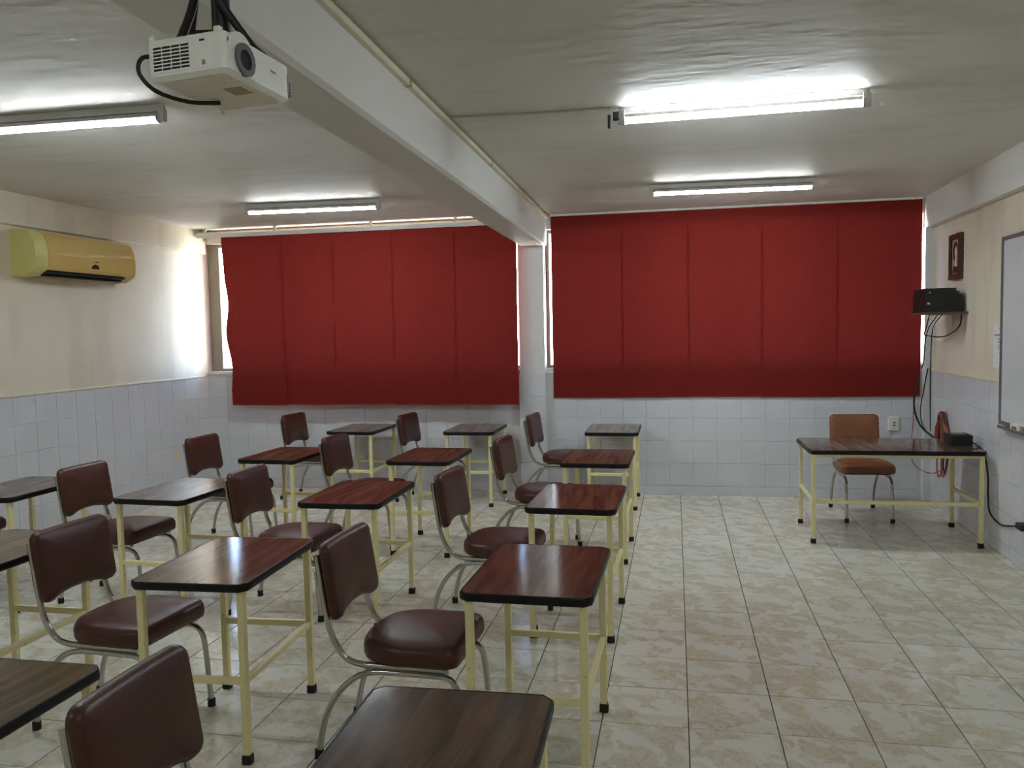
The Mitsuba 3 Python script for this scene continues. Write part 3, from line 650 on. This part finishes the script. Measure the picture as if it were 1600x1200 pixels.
def hank(turns, w0, h0, zc, o0, seed):
    q = random.Random(seed); P = []
    for k in range(turns):                                            # a hank of cord on a hook, each turn a little different
        w, h, o, dy, dz = w0 + .06 * q.random(), h0 + .05 * q.random(), o0 + .010 * k, .03 * (q.random() - .5), .05 * (q.random() - .6)
        for a in np.linspace(math.pi / 2, 2.5 * math.pi, 15)[:-1]: P.append((o + .006 * q.random(), 7.14 + (dy + w * math.cos(a)) * (.62 - .38 * math.sin(a)), zc + dz * (math.sin(a) < 0) + h * math.sin(a)))
    return spline([(xr(y) - o, y, z) for o, y, z in P], 4)
obj('cord', tube(hank(5, .13, .13, .655, .016, 1), .0075, 7), 'm_cable_orange', ck, smooth=50)
obj('cord', tube(hank(4, .16, .13, .650, .024, 5), .0085, 7), 'm_cord_dark', ck, smooth=50, label='dark brown cord')
for k, (yc, zb, w, mt) in enumerate(((7.06, .31, .06, 'm_cable_orange'), (7.16, .29, .07, 'm_cable_orange'), (7.02, .34, .05, 'm_cord_dark'))):
    obj('loop', tube(spline([(xr(7.1) - o, y, z) for o, y, z in ((.03, yc + w * .5, .60), (.045, yc + w, .46), (.05, yc + w * .7, zb + .04), (.05, yc, zb), (.05, yc - w * .8, zb + .06), (.045, yc - w, .46), (.03, yc - w * .4, .60))], 6), .006, 7), mt, ck, smooth=50)
obj('hook', tube(spline([(xr(7.14) - o, 7.14, z) for o, z in ((-.003, .765), (.05, .762), (.068, .775), (.068, .80))], 5), .005, 8), 'm_dark', ck, smooth=50)

pb = thing('adapter_box', 'small black box on the right end of the teacher desk', 'box')
obj('case', loft(rrect(.15, .17, .012), [(0, DZ + .001), (0, DZ + .072), (-.006, DZ + .078)], 40, [(0, DZ + .078)], [(0, DZ + .001)]), 'm_dark', pb, place=T().translate([2.00, 6.36, 0]), smooth=35)
obj('top_panel', box(1.955, 2.045, 6.31, 6.41, DZ + .0775, DZ + .081, .001), 'm_dark_gloss', pb)
cd = thing('power_cable', 'black cable hanging from the teacher desk to the plug on the right wall', 'cable')
obj('cord', tube(spline([(2.06, 6.32, DZ + .03), (2.085, 6.24, DZ + .012), (2.098, 6.14, .64), (2.103, 6.08, .50), (2.10, 6.06, .36), (2.10, 6.02, .25), (xr(5.9) - .02, 5.88, .205), (xr(5.7) - .02, 5.70, .235), (xr(5.5) - .02, 5.55, .275)], 6), .006, 8), 'm_dark', cd, smooth=50)
obj('plug', right_prism(.0, .045, 5.45, 5.54, .262, .298), 'm_dark', cd, label='black plug')
so = thing('wall_socket', 'white double socket on the back wall beside the teacher chair', 'socket')
obj('plate', box(1.835, 1.925, D - .030, D + .001, .610, .735, .006), 'm_white', so)
obj('insert', box(1.862, 1.900, D - .034, D - .028, .640, .705, .002), 'm_white_gloss', so)
for z in (.660, .684): obj('outlet', box(1.874, 1.890, D - .0352, D - .0335, z - .006, z + .006), 'm_slot', so)
bp = thing('blank_plate', 'small cream cover plate low on the left wall tiles', 'cover plate')
obj('plate', box(XL + .004, XL + .016, 6.99, 7.09, .375, .445, .003), 'm_trim', bp)
for y in (7.0, 7.08): obj('screw', box(XL + .0155, XL + .0175, y - .004, y + .004, .406, .414), 'm_grey_mark', bp)
